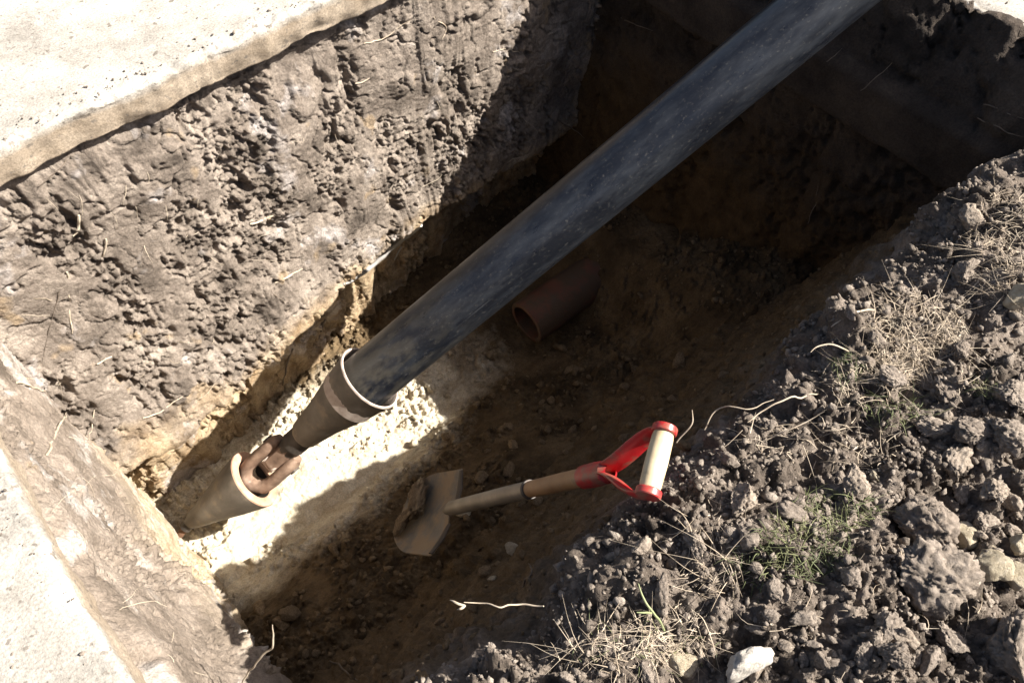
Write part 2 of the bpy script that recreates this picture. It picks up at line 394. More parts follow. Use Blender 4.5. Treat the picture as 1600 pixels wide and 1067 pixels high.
# long wall under the pavement
zz = np.linspace(-.10, -1.80, 362)
U, Zg = np.meshgrid(np.arange(-.50, 2.52, .0046), zz, indexing='ij')
lipv = .205-.165*np.clip(U, -.3, 1.3)+.018*np.sin(U*5.1)
q = np.clip((-Zg-.12)/1.04, 0, None)
Vv = -.015+(lipv+.015)*np.minimum(q, 1)**1.25
rib = fbm(XYZ(U, U*0, Zg*.15), 9, 3, 8)
under = sm(-Zg, 1.15, 1.24)*(.17+.04*rib+.12*np.exp(-((U-1.75)/.28)**2))
Vv = Vv-under
Vv = Vv-.040*(1-sm(-Zg, .115, .165))*sm(fbm(XYZ(U, U*0, U*0), 3.0, 3, 5), -.3, .3)-.012*(1-sm(-Zg, .115, .15))
P = XYZ(U, Vv, Zg); n = normals(P); n *= np.sign(-n[..., 1:2]+1e-9)
d = wall_relief(P, 21, side=(U, Zg)); d *= sm(-Zg, .07, .17)*.8+.2
WALLA = P+n*d[..., None]
wa = sheet('pit_wall_left', WALLA, M_WALL); tag(wa, 'sunlit cut soil wall below the long concrete edge', kind='structure')

# short end wall below the near pavement
V, Zg = np.meshgrid(np.arange(-.35, 2.0, .0054), np.linspace(-.10, -1.80, 330), indexing='ij')
Uu = -.335+.05*sm(-Zg, .11, .22)+.07*np.clip((-Zg-.2)/1.2, 0, 1)+.05*np.exp(-((-Zg-.85)/.14)**2)*sm(V, .6, .9)
Uu = Uu-.05*np.exp(-((V-.28)**2+(Zg+1.62)**2)/.006)
P = XYZ(Uu, V, Zg); n = normals(P); n *= np.sign(n[..., :1]+1e-9)
d = wall_relief(P, 47, side=(V, Zg), streak=(1, 1, .5))*.85; d *= sm(-Zg, .07, .17)*.8+.2
wb = sheet('pit_wall_near', P+n*d[..., None], M_ENDW); tag(wb, 'bright end wall of the pit below the corner pavement', kind='structure')

# far end wall: smooth upper face, crack, rough soil below
V, Zg = np.meshgrid(np.arange(-.3, 2.2, .009), np.r_[np.linspace(.09, .015, 14)[:-1], np.linspace(.015, -1.80, 200)], indexing='ij')
band = (1-sm(-Zg, .40, .44))*sm(-Zg, .19, .23)
Uu = 2.33-.12*np.clip((-Zg+.01)/.20, 0, 1)-.05*sm(-Zg, .19, .25)*band+.05*sm(-Zg, .40, .45)-.14*np.clip((-Zg-.42)/1.0, 0, 1)
ov = np.clip((Zg-.015)/.075, 0, 1); Uu = Uu+.11*ov; Zc = np.where(Zg > .015, .015-.045*ov**3, Zg)
P = XYZ(Uu, V, Zc); n = normals(P); n *= np.sign(-n[..., :1]+n[..., 2:3]+1e-9)
d = wall_relief(P, 71, side=(V, Zg))*(1-.88*band)+.008*fbm(P, 2, 2, 4)
P = P+n*d[..., None]; P[..., 2] += sm(-Zg, .30, 0)*(.20*np.exp(-((V-.36)/.30)**2)+.02*fbm(P, 6, 3, 9))  # unseen hump added on the rim to shift the long wall's shadow edge
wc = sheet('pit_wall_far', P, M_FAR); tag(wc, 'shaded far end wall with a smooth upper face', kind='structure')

# spoil bank: slope into the pit plus the heap on the right
prof = np.array([(.80, -1.80), (1.05, -1.36), (1.28, -1.06), (1.49, -.56), (1.61, -.20), (1.665, -.055), (1.72, .005), (1.85, .03), (2.1, .05), (2.5, .09), (2.75, .10)])
seg = np.r_[0, np.cumsum(np.linalg.norm(np.diff(prof, axis=0), axis=1))]
tt = np.concatenate([np.arange(0, 1.54, .0075), np.arange(1.54, seg[-1]-.45, .0036), np.arange(seg[-1]-.45, seg[-1], .008)])
pv = np.interp(tt, seg, prof[:, 0]); pz = np.interp(tt, seg, prof[:, 1])
for _ in range(3):
    pv[1:-1] = (pv[:-2]+pv[1:-1]*2+pv[2:])/4; pz[1:-1] = (pz[:-2]+pz[1:-1]*2+pz[2:])/4
uu = np.concatenate([np.arange(-.45, -.02, .008), np.arange(-.02, 1.95, .0041), np.arange(1.95, 2.7, .009)])
U, T = np.meshgrid(uu, tt, indexing='ij'); Vv = np.broadcast_to(pv, U.shape).copy(); Zg = np.broadcast_to(pz, U.shape).copy()
edge = .05*fbm(XYZ(U, U*0, U*0+3), 3.2, 4, 31); Vv += edge*sm(Zg, -.9, -.1)*(1-sm(Vv, 1.75, 2.1))
P = XYZ(U, Vv, Zg); n = normals(P); n *= np.sign(n[..., 2:3]+1e-9)
top = sm(Zg, -.22, -.02)
d = .05*fbm(P, 2.8, 3, 33)*(.4+.6*top)+.024*fbm(P, 9, 4, 34)
k = sm(fbm(P, 4, 3, 36), -.35, .2)
cr = .050*crumbs(U, Vv, 11, 30, .45)+.045*crumbs(U+.3, Vv, 22, 31, .6)+.030*crumbs(U, Vv+.2, 42, 32, .7)+.016*crumbs(U+.1, Vv+.2, 85, 33, .8)
d = d+top*(.3+.7*k)*cr*.95+(1-top)*(.016*fbm(P, 20, 4, 38, .65, st=(1, .8, .25))+.020*crumbs(U, Vv*1.6, 30, 39, .35))
d -= top*.02*sm(fbm(P, 16, 3, 44), .1, .5)
d *= 1-.75*np.exp(-((U-.60)**2+(Vv-1.62)**2)/.012)
BANK = P+n*d[..., None]
bank = sheet('spoil_bank', BANK, M_BANK); tag(bank, 'heap of grey-brown dug soil sloping into the pit', kind='structure')

# pavement slabs: dense strip along the broken edge, coarse sheet behind it
def slab(name, along, mk, seed, label, th=.105):
    L = along
    prof = [(1.30, 0)]+[(x, 0) for x in np.linspace(1.25, .45, 34)]+[(x, 0) for x in np.linspace(.445, .012, 96)]
    prof += [(.006, -.002), (.002, -.006), (0, -.012)]+[(0, -z) for z in np.linspace(.017, th-.006, 20)]+[(.003, -th+.002), (.012, -th), (.05, -th-.002), (.2, -th-.003)]
    prof = np.array(prof)
    S, T = np.meshgrid(L, np.arange(len(prof)), indexing='ij')
    off = prof[T, 0]; z = prof[T, 1]
    nearE = 1-sm(off, 0, .10)
    P0 = mk(S, off, z)
    wob = (.022*fbm(mk(S, S*0, S*0), 1.7, 3, seed)+.009*fbm(mk(S, S*0, S*0), 13, 5, seed+1, .65))*nearE
    face = sm(-z, .004, .03)
    wob = wob+face*(.006*fbm(P0, 12, 4, seed+2)-.012*sm(fbm(P0, 5, 3, seed+9), 0, .5)*sm(-z, .05, th))
    z2 = z+.004*fbm(P0, 3, 3, seed+4)+.0012*fbm(P0, 30, 3, seed+5)
    z2 -= nearE*(1-sm(off, 0, .05))*(1-face)*.016*sm(fbm(P0, 11, 4, seed+6, .65), -.1, .5)     # chipped arris
    z2 -= sm(-z, th-.02, th-.001)*.020*(fbm(P0, 6, 4, seed+7)*.8)
    P = mk(S, off-wob, z2)
    o = sheet(name, P, M_CONC); tag(o, label, kind='structure'); return o
slab('pavement_left', np.arange(-1.6, 3.2, .0095), lambda s, o, z: XYZ(s, -o+.025, z), 3, 'pale worn concrete pavement along the long side')
slab('pavement_near', np.arange(-.02, 2.4, .0085), lambda s, o, z: XYZ(-o-.297, s, z+.002), 13, 'pale worn concrete pavement at the near corner')
slab('pavement_far', np.arange(-.0, 2.3, .02), lambda s, o, z: XYZ(o+2.37, s, z-.004), 23, 'pale worn concrete pavement beyond the far end')
# everything beyond: one ground sheet with an opening where the pit is
g0 = [(-60, 60), (60, 60), (60, -60), (-60, -60)]
i0 = [(-1.45, -1.15), (3.3, -1.15), (3.3, 2.6), (-1.45, 2.6)]
GV = [(x, -y if False else y, -.03) for x, y in g0]+[(u_, -v_, -.03) for u_, v_ in i0]
GF = [(0, 1, 5, 4), (1, 2, 6, 5), (2, 3, 7, 6), (3, 0, 4, 7)]
g = link('ground', pymesh('ground', GV, GF, M_CONC, False)); tag(g, 'pale ground reaching away around the excavation', kind='structure')
# fills between the slabs, the bank and the ground sheet
for name, (u0, u1, v0, v1) in (('ground_near', (-1.5, -.5, 2.0, 2.7)), ('ground_far', (2.5, 3.4, 1.9, 2.7))):
    V, U = np.meshgrid(np.linspace(v0, v1, 60), np.linspace(u0, u1, 60)); Pq = XYZ(U, V, U*0+.0); Pq[..., 2] = -.02+.02*fbm(Pq, 5, 4, 3)
    tag(sheet(name, Pq, M_BANK), kind='structure')

bpy.context.view_layer.update()
dg = bpy.context.evaluated_depsgraph_get()
def hit(x, y):
    ok, loc, nor, idx, ob, mt = scene.ray_cast(dg, Vector(CAM), Vector(ray(x, y)).normalized())
    if not ok: return atz(x, y, 0), np.array([0, 0, 1.]), None
    nor = np.array(nor)
    if nor @ ray(x, y) > 0: nor = -nor
    return np.array(loc), nor, ob

# ------------------------------------------------------------------ black pipe
PB = atw(583, 586, 2.71); PT = atw(1293, 0, 2.26)
pd = (PT-PB)/np.linalg.norm(PT-PB); PL = np.linalg.norm(PT-PB)
start = PB-pd*.10
root_p = empty('drain_pipe', start); q = Vector(pd).to_track_quat('Z', 'Y'); root_p.rotation_mode = 'QUATERNION'; root_p.rotation_quaternion = q
tag(root_p, 'long black plastic pipe sloping out of the pit into the grey expander cone', 'pipe')
R, Wt, LL = .0970, .012, PL+.40
prof = [(0, R-Wt)]+[(0, R-.001), (.001, R)]+[(z, R) for z in np.linspace(.02, LL-.02, 60)]+[(LL-.001, R), (LL, R-.001)]
v, f = lathe_geo((0, 0, 0), (0, 0, 1), prof, 64); link('pipe_wall', pymesh('pipe_wall', v, f, M_PIPE), root_p)
v, f = lathe_geo((0, 0, 0), (0, 0, 1), [(LL, R-.001), (LL, R-Wt), (0, R-Wt)], 64); link('bore', pymesh('bore', v, f, M_PIPE), root_p)

# ------------------------------------------------------------------ bursting head
C1a = atw(579, 590, 2.71); C1b = atw(472, 682, 2.86)
c1 = (C1b-C1a); l1 = np.linalg.norm(c1); c1 /= l1
root_c = empty('expander_cone', C1a); tag(root_c, 'large grey steel expander cone gripping the end of the black pipe', 'pipe burster')
def loc_mesh(name, geo, mat, parent, sharp=40, under=None):
    v, f = geo; v = np.asarray(v)-np.array(parent.location[:])
    return link(name, pymesh(name, v, f, mat, True, sharp), under or parent)
R1, r1 = .124, .050
body = [(.003, R1-.0008), (.02, R1-.0048), (.032, R1-.0077), (l1*.3, R1-.022), (l1*.65, R1-.052), (l1-.02, r1+.005), (l1, r1-.006), (l1+.002, 0.001)]
cb1 = loc_mesh('cone_body', lathe_geo(C1a, c1, body, 56, .0022, 3), M_STEEL, root_c, 30)
loc_mesh('rim', lathe_geo(C1a, c1, [(.004, R1-.0005), (-.001, R1-.002), (-.001, R1-.008), (.004, R1-.010), (.05, R1-.014), (.12, R1-.020)], 56), M_RIM, root_c, 30, cb1)
nk = C1b+c1*.0
loc_mesh('neck', lathe_geo(nk-c1*.01, c1, [(0, .047), (.060, .047), (.064, .040), (.095, .040), (.097, .001)], 24), M_DARKST, root_c)

C2a = atw(399, 747, 2.94); C2b = atw(294, 818, 3.01)
c2 = C2b-C2a; l2 = np.linalg.norm(c2); c2 /= l2
root_d = empty('lead_cone', C2a); tag(root_d, 'small rusty-rimmed pulling cone nosing into the end wall', 'pipe burster')
R2 = .114
cb2 = loc_mesh('cone_body', lathe_geo(C2a, c2, [(.006, R2), (.02, R2-.002), (l2*.3, R2-.022), (l2*.62, R2-.054), (l2-.03, .034), (l2, .018), (l2+.002, .001)], 52, .002, 6), M_STEEL, root_d, 30)
loc_mesh('rim', lathe_geo(C2a, c2, [(.0065, R2-.0003), (.001, R2-.002), (0, R2-.004), (0, R2-.032), (.004, R2-.036)], 52, .0008, 8), M_RUST, root_d, 30, cb2)
loc_mesh('cup', lathe_geo(C2a, c2, [(.0045, R2-.0362), (.05, R2-.042), (.06, .03), (.061, .001)], 52), M_DARKST, root_d, 30, cb2)
# fork (clevis) joining both cones
K0 = C2a+c2*.02; K1 = C1b+c1*.03
kd = K1-K0; kl = np.linalg.norm(kd); kd /= kl
side = CR*.75-CU*.65; side = side-kd*(side@kd); side /= np.linalg.norm(side); up = np.cross(kd, side)
if up @ (CAM-K0) < 0: up = -up
root_k = empty('clevis_link', K0); tag(root_k, 'rusty steel clevis coupling between the two grey cones', 'coupling')
hw = .052
geos = []
for s in (-1, 1):
    pts = [K0-kd*.004+side*s*.002, K0+kd*.004+side*s*hw*.55, K0+kd*.030+side*s*hw*.92, K0+kd*.065+side*s*hw, K0+kd*(kl*.5)+side*s*hw, K0+kd*(kl*.72)+side*s*hw*.98, K0+kd*(kl*.82)+side*s*hw*.95]
    loc_mesh('fork_arm', tube_geo(pts, [.040, .042, .042, .040, .039, .040, .024], 18, (side, .60)), M_LINK, root_k, 50)
loc_mesh('fork_base', tube_geo([K0-kd*.05, K0-kd*.012, K0+kd*.006, K0+kd*.016], [.040, .054, .050, .034], 20, (up, .75)), M_LINK, root_k, 50)
loc_mesh('eye_block', tube_geo([K0+kd*(kl*.42), K0+kd*(kl*.46), K0+kd*(kl*.98)], [.026, .034, .036], 8, (up, 1.0)), M_LINK, root_k, 30)
loc_mesh('eye_nose', lathe_geo(K0+kd*(kl*.46)-side*.026, side, [(0, .001), (0, .026), (.052, .026), (.052, .001)], 24), M_RIM, root_k, 30)
bp = K0+kd*(kl*.66)
loc_mesh('pin', lathe_geo(bp-side*.080, side, [(0, .001), (0, .019), (.016, .019), (.0161, .012), (.144, .012), (.1441, .019), (.160, .019), (.160, .001)], 10), M_DARKST, root_k, 30)
# rod pulled through the old drain
rod0 = C2b-c2*.01; rod1 = atw(262, 858, 3.05)
rod = empty('pulling_rod', rod0); tag(rod, 'rusty pulling rod running from the small cone into the end wall', 'rod')
rdv = rod1-rod0
loc_mesh('shaft', tube_geo([rod0, rod0+rdv*.5, rod1, rod1+rdv*1.2], [.014, .014, .014, .014], 14), M_ROD, rod)
loc_mesh('coupler', lathe_geo(rod0+rdv*.02, rdv, [(0, .001), (0, .020), (.030, .021), (.034, .016)], 16), M_DARKST, rod, 30)

# ------------------------------------------------------------------ clay pipe stub
K = atz(822, 505, -1.585); K2 = K+np.array([.72, -.035, .03])
kd2 = (K2-K)/np.linalg.norm(K2-K)
rc = empty('clay_pipe', K); tag(rc, 'broken terracotta drain pipe lying in shade below the black pipe', 'pipe')
n_ = 56; Ro, Ri = .103, .083
v, f = lathe_geo(K, kd2, [(0, Ro-.002), (.003, Ro)]+[(x, Ro) for x in np.linspace(.03, .9, 14)], n_, .0012, 5); loc_mesh('barrel', (v, f), M_CLAY, rc, 30)
v, f = lathe_geo(K, kd2, [(.9, Ri), (.003, Ri), (0, Ri+.002), (0, Ro-.0021)], n_, .001, 5); loc_mesh('broken_rim', (v, f), M_CLAY, rc, 30)

# ------------------------------------------------------------------ shovel
SM = atw(1026, 720, 1.40); SS = atw(700, 793, 2.27)
sa = SS-SM; SL = np.linalg.norm(sa); sa /= SL
G1, G2 = atw(1051, 668, 1.405), atw(1001, 773, 1.395)
sl_ = G2-G1; sl_ = sl_-sa*(sl_@sa); sl_ /= np.linalg.norm(sl_)
sn = np.cross(sa, sl_)
if sn @ (CAM-SS) < 0: sn = -sn
root_s = empty('shovel', SS+sa*.2); tag(root_s, 'short shovel with red D-handle leaning from the pit floor on the spoil bank', 'shovel')
def S(a, l, n): return SM+sa*a+sl_*l+sn*n               # along the shaft from the grip, sideways, towards the viewer
gh = .060
loc_mesh('grip', lathe_geo(SM-sl_*(gh-.004), sl_, [(0, .001), (0, .0175), (.012, .0195), (.056, .0205), (.10, .0195), (2*gh-.008, .0175), (2*gh-.008, .001)], 28), M_GRIP, root_s, 50)
yoke = loc_mesh('yoke', lathe_geo(S(.150, 0, 0), sa, [(0, .012), (.012, .0225), (.05, .0245), (.098, .0240), (.1, .0205), (.1, .001)], 28), M_RED, root_s, 30)
for s in (-1, 1):
    c = SM+sl_*s*gh
    loc_mesh('end_cap', lathe_geo(c-sl_*.007, sl_, [(0, .001), (0, .0215), (.002, .023), (.012, .023), (.014, .0215), (.0145, .001)], 28), M_RED, root_s, 30, yoke)
    pts = [S(.005, s*(gh+.001), 0), S(.03, s*(gh+.002), 0), S(.06, s*(gh-.006), 0), S(.095, s*.036, 0), S(.130, s*.018, 0), S(.165, s*.008, 0), S(.20, s*.004, 0)]
    P_ = np.array(pts); tq = np.linspace(0, 6, 25); P_ = np.stack([np.interp(tq, range(7), P_[:, k]) for k in range(3)], 1)
    for _ in range(4): P_[1:-1] = (P_[:-2]+2*P_[1:-1]+P_[2:])/4
    loc_mesh('yoke_arm', tube_geo(P_, np.interp(tq, [0, 1, 3, 5, 6], [.017, .019, .022, .022, .022]), 18, (sl_, .30)), M_RED, root_s, 45, yoke)
loc_mesh('shaft', tube_geo([S(.24, 0, 0), S(.35, 0, 0), S(.45, 0, 0), S(.5, 0, 0)], [.0195, .0200, .0195, .019], 24), M_WOOD, root_s)
loc_mesh('ferrule', lathe_geo(S(.488, 0, 0), sa, [(0, .001), (0, .0215), (.002, .0225), (.010, .0225), (.012, .0215), (.012, .001)], 28), M_DARKST, root_s, 30)
soc = [S(.498, 0, 0), S(.58, 0, 0), S(.66, 0, -.001), S(SL-.02, 0, -.006), S(SL+.03, 0, -.014), S(SL+.12, 0, -.020)]
loc_mesh('socket', tube_geo(soc, [.0205, .0205, .0205, .021, .017, .006], 24), M_SOCK, root_s)
# dished blade, slightly cranked forward of the shaft
NB, NW = 30, 30
bl, bw = .315, .130
aa = np.linspace(0, 1, NB); ww = np.linspace(-1, 1, NW); A_, W_ = np.meshgrid(aa, ww, indexing='ij')
half = bw*(1-.06*A_)*np.where(A_ > .50, np.sqrt(np.clip(1-((A_-.50)/.52)**2*.80, 0, 1)), 1)
tipv = 1-.13*np.abs(W_)**2.5
along = SL-.005+bl*A_*tipv
lat = half*W_+.012
dish = .020*np.abs(W_)**2*(1-.45*A_)+.012*A_**2-.022+.004*np.abs(W_)**6
frog = .012*np.exp(-(W_/.22)**2)*(1-sm(A_, .05, .6))
Pb = SM+along[..., None]*sa+lat[..., None]*sl_+(dish+frog+.045*A_)[..., None]*sn
nb_ = normals(Pb); nb_ *= np.sign((nb_@sn)[..., None])
thk = .0022
V2 = np.concatenate([(Pb+nb_*thk).reshape(-1, 3), (Pb-nb_*thk).reshape(-1, 3)])
Fq = [tuple(q) for q in grid_faces(NB, NW)]; n1 = NB*NW
F2 = [q for q in Fq]+[tuple(i+n1 for i in reversed(q)) for q in Fq]
bd = [i*NW for i in range(NB)]+[(NB-1)*NW+j for j in range(1, NW)]+[i*NW+NW-1 for i in range(NB-2, -1, -1)]+[j for j in range(NW-2, 0, -1)]
for i in range(len(bd)):
    a, b = bd[i], bd[(i+1) % len(bd)]; F2.append((a, b, b+n1, a+n1))
blade = loc_mesh('blade', (V2, F2), M_BLADE, root_s, 50)
for s in (-1, 1):      # folded treads on the shoulders
    pts = [S(SL-.004, .012+s*.030, -.019), S(SL-.005, .012+s*.075, -.013), S(SL-.004, .012+s*.124, .003)]
    loc_mesh('tread', tube_geo(pts, [.014, .018, .014], 10, (sn, .30)), M_DARKST, root_s, 50, blade)

# ------------------------------------------------------------------ loose soil on the bank and the floor (uncountable crumbs)
def crumb_cloud(name, pts, sizes, mat, seed, sub=1, sink=.25):
    sh = [clod_shape(sub, seed+k, .5, 6, .25) for k in range(10)]
    r = np.random.default_rng(seed); VV, FF, off = [], [], 0
    for i in range(len(pts)):
        v, f = sh[i % 10]; a = r.normal(size=(3, 3)); qm, _ = np.linalg.qr(a)
        VV.append(v@qm*sizes[i]+pts[i]+np.array([0, 0, sizes[i]*(.55-sink)])); FF.append(f+off); off += len(v)
    return link(name, mesh_np(name, np.concatenate(VV), np.concatenate(FF), mat, False))
def pick(P, n, cond, r):
    Q = P.reshape(-1, 3); idx = np.nonzero(cond(Q))[0]; return Q[r.choice(idx, n)]
r = np.random.default_rng(3)
def inview(Q, m=60):
    q_ = Q-CAM; w = q_@CF; x = 800+FOC*(q_@CR)/w; y = 533.5-FOC*(q_@CU)/w
    return (x > -m) & (x < 1600+m) & (y > -m) & (y < 1067+m)
bp_ = pick(BANK, 9000, lambda Q: inview(Q) & (Q[:, 2] > -.12), r)
c = crumb_cloud('soil_crumbs', bp_, np.minimum(np.exp(r.normal(-5.55, .55, len(bp_))), .018), M_CRUMB, 100); tag(c, 'grey-brown soil crumbs strewn over the spoil heap', kind='stuff')
sp = pick(BANK, 900, lambda Q: inview(Q) & (Q[:, 2] < -.12), r)
fp = pick(FLOOR, 4200, lambda Q: inview(Q), r)
fp2 = fp[(fbm(fp, 3.1, 3, 15) > -.1)]
ap = np.concatenate([sp, fp2])
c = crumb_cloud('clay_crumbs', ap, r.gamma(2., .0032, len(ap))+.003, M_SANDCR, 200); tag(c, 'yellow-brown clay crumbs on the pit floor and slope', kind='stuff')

e1 = r.exponential(.05, 260)+.01; q1 = np.stack([r.uniform(-.3, 1.6, 260), e1*.6-.015, 0*e1+.002], 1)
e2 = r.exponential(.05, 160)+.01; q2 = np.stack([-.30-e2, -r.uniform(.3, 1.7, 160), 0*e2+.003], 1)
ap = np.concatenate([q1, q2])
c = crumb_cloud('spilled_crumbs', ap, np.minimum(np.exp(r.normal(-6.1, .5, len(ap))), .009), M_CRUMB, 240); tag(c, 'soil crumbs spilled along the pavement edges', kind='stuff')

# ------------------------------------------------------------------ clods and stones one by one
def r_s(sd):
    q_ = np.random.default_rng(sd); return np.array([q_.uniform(.9, 1.35), q_.uniform(.7, 1.0), q_.uniform(.7, 1.1)])
CL = []
for k in range(14):
    v, f = clod_shape(4, 300+k, .26, 9, .16)
    cr_ = fbm(v, 5, 4, 300+k, .65)[:, None]; v = v*(1+.09*cr_)*r_s(300+k)
    CL.append(mesh_np('soil_clod', v, f, M_CLOD))
CLB = []
for k in range(7):
    v, f = clod_shape(5, 340+k, .34, 7, .20)
    v = v*(1+.13*fbm(v, 4, 5, 340+k, .7)[:, None]+.05*fbm(v, 14, 2, 390+k)[:, None])
    CLB.append(mesh_np('soil_clod', v, f, M_CLOD))
ST = []
for k in range(5):
    v, f = clod_shape(4, 400+k, .26, 8, .06); ST.append(mesh_np('stone', v, f, M_STONE))
_v, _f = clod_shape(4, 444, .30, 7, .10); WS = mesh_np('stone', _v*np.array([1.25, .8, 1.2]), _f, M_WHITE)
def rndrot(o):
    o.rotation_euler = (random.uniform(-.5, .5), random.uniform(-.5, .5), random.uniform(0, 6.28))
def put(name, me, px, py, size_px, label, cat, group=None, sink=.2, kz=1.0):
    loc, nor, ob = hit(px, py)
    w = (loc-CAM)@CF; s = size_px/FOC*w/2
    o = link(name, me); o.scale = (s*1.08, s*1.0, s*1.1*kz); rndrot(o)
    o.location = loc+np.array([0, 0, s*(.6-sink)]); tag(o, label, cat, group); return o
big = [
 (1431, 832, 104, 0, 'large crumbly soil clod above the biggest clod on the heap'),
 (1450, 908, 118, 1, 'biggest soil clod on the heap, angular with a dark left side'),
 (1482, 727, 72, 2, 'round dark soil clod above the two largest clods'),
 (1566, 1022, 112, 3, 'wide soil clod in the bottom right corner'),
 (1478, 1002, 54, 4, 'rounded soil clod just left of the bottom right corner clod'),
 (1532, 818, 56, 5, 'soil clod directly above the tan stones on the right'),
 (1385, 987, 56, 6, 'soil clod below and left of the biggest clod'),
 (1397, 1022, 48, 7, 'angular soil clod near the bottom edge, middle of a short row'),
 (1350, 1026, 42, 8, 'pale angular soil clod at the left of a short row by the bottom edge'),
 (1428, 1024, 38, 9, 'soil clod at the right of a short row by the bottom edge'),
 (1160, 785, 64, 10, 'dark soil clod just right of the shovel grip end'),
 (1475, 622, 58, 11, 'soil clod with a sunlit right face beside the green weeds'),
 (1458, 676, 60, 12, 'soil clod between the weeds and the round dark clod'),
 (1514, 678, 62, 13, 'soil clod in the middle of the right-hand row of three'),
 (1566, 684, 62, 0, 'soil clod at the right end of the right-hand row of three'),
 (1580, 624, 52, 1, 'soil clod at the right edge above the row of three'),
 (1500, 432, 54, 3, 'soil clod amid dry grass near the upper right rim'),
 (1390, 592, 42, 4, 'small soil clod at the lower edge of the dry grass patch'),
 (1497, 550, 38, 5, 'small soil clod right of the dry grass patch'),
 (1330, 760, 58, 6, 'low soil clod in the middle of the heap left of the pale stone'),
 (1085, 850, 50, 9, 'soil clod on the rim below the shovel handle'),
 (1545, 770, 44, 7, 'soil clod at the right between the round clod and the edge'),
]
for x, y, s, k, lab in big: put('soil_clod', CLB[k % 7], x, y, s, lab, 'soil clod')
for x, y, s, k, lab in [
 (1543, 884, 72, 0, 'rounded tan stone right of the biggest clod'),
 (1500, 838, 50, 1, 'small tan stone touching the large crumbly clod'),
 (1592, 858, 44, 2, 'tan stone at the right edge of the heap'),
 (1589, 905, 50, 3, 'tan stone half buried at the right edge below the rounded one'),
 (1366, 747, 26, 4, 'small pale stone amid straw in the middle of the heap'),
 (1587, 471, 52, 0, 'tan stone in dry grass at the upper right edge'),
 (1066, 1040, 46, 1, 'pale stone at the bottom edge left of the white stone'),
 (723, 803, 28, 2, 'pale pebble below the shovel socket in the shade'),
 (802, 860, 26, 3, 'tan pebble on the shaded slope under the shovel shaft'),
 (770, 905, 20, 4, 'small tan pebble lowest under the shovel shaft')]:
    put('stone', ST[k], x, y, s, lab, 'stone')
put('stone', WS, 1162, 1042, 84, 'bright white angular stone at the bottom edge of the heap', 'stone', kz=1.25)
cnt = 0
while cnt < 230:
    x, y = random.uniform(820, 1600), random.uniform(300, 1067)
    loc, nor, ob = hit(x, y)
    if ob is None or ob.name != 'spoil_bank' or loc[2] < -.06: continue
    lower = sm(np.array(y+.55*(x-1100)), 800, 1150)
    if random.random() > .25+.75*float(lower): continue
    put('soil_clod', CL[random.randrange(14)], x, y, min(50, 10+random.expovariate(1/10.)), 'small loose soil clod on the sunlit spoil heap', 'soil clod', 'small clods scattered over the spoil heap')
    cnt += 1
cnt = 0
M_CLAYCLOD = soil('clay_clod', [(.14, .097, .055), (.23, .165, .097), (.34, .255, .16)], 5, rnd=.6, bscale=9)
CC = []
for k in range(5):
    v, f = clod_shape(3, 500+k, .38, 6, .08); v = v*(1+.12*fbm(v, 4, 3, 505+k, .65)[:, None]); CC.append(mesh_np('clay_clod', v, f, M_CLAYCLOD))
while cnt < 70:
    x, y = random.uniform(330, 1150), random.uniform(560, 1060)
    loc, nor, ob = hit(x, y)
    if ob is None or ob.name not in ('pit_floor', 'spoil_bank') or loc[2] > -.5 or -loc[1] < .62: continue
    put('clay_clod', CC[cnt % 5], x, y, min(34, 9+random.expovariate(1/6.)), 'small clay clod lying loose on the shaded pit floor', 'clay clod', 'small clods on the pit floor')
    cnt += 1
def single_out(obs, kind, marks):
    """name each small clod by the nearest landmark, its side of it and its rank there"""
    bins = {}
    for o in obs:
        x, y = proj(np.array(o.location[:]))
        m = min(marks, key=lambda k: (k[1]-x)**2+(k[2]-y)**2); dx, dy = x-m[1], y-m[2]
        side_ = ('right of' if dx > 0 else 'left of') if abs(dx) > 1.8*abs(dy) else ('below' if dy > 0 else 'above') if abs(dy) > 1.8*abs(dx) else ('below and ' if dy > 0 else 'above and ')+('right of' if dx > 0 else 'left of')
        bins.setdefault((m[0], side_), []).append((dx*dx+dy*dy, o))
    rank = ['nearest', 'second nearest', 'third nearest', 'fourth nearest', 'fifth nearest', 'sixth nearest', 'seventh nearest', 'eighth nearest', 'ninth nearest', 'tenth nearest', 'eleventh nearest', 'twelfth nearest', 'thirteenth nearest', 'fourteenth nearest', 'fifteenth nearest', 'sixteenth nearest', 'farthest']
    for (m, sd), L in bins.items():
        L.sort(key=lambda q: q[0])
        for i, (d_, o) in enumerate(L):
            o['label'] = f"{kind} {sd} {m}" + (f", {rank[min(i, 16)]}" if len(L) > 1 else '')
marks_heap = [('the white stone', 1162, 1042), ('the biggest clod', 1450, 908), ('the rounded tan stone', 1543, 884), ('the dry grass patch', 1420, 530), ('the green weeds', 1255, 850),
  ('the shovel grip', 1026, 720), ('the round dark clod', 1482, 727), ('the bottom right corner clod', 1566, 1022), ('the small pale stone amid straw', 1366, 747), ('the forked green stem', 1010, 940),
  ('the tan stone in dry grass', 1587, 471), ('the clod with the sunlit face', 1475, 622), ('the bottom row of clods', 1390, 1022), ('the straight dry stem', 1240, 668)]
single_out([o for o in col.objects if o.get('group') == 'small clods scattered over the spoil heap'], 'little soil clod', marks_heap)
single_out([o for o in col.objects if o.get('group') == 'small clods on the pit floor'], 'little clay clod', [('the shovel blade', 640, 820), ('the wooden shovel shaft', 830, 755), ('the clay pipe mouth', 820, 505),
  ('the large cone', 560, 630), ('the small cone', 360, 780), ('the curling white root', 410, 1010), ('the reaching twig', 770, 945), ('the red shovel handle', 960, 730)])
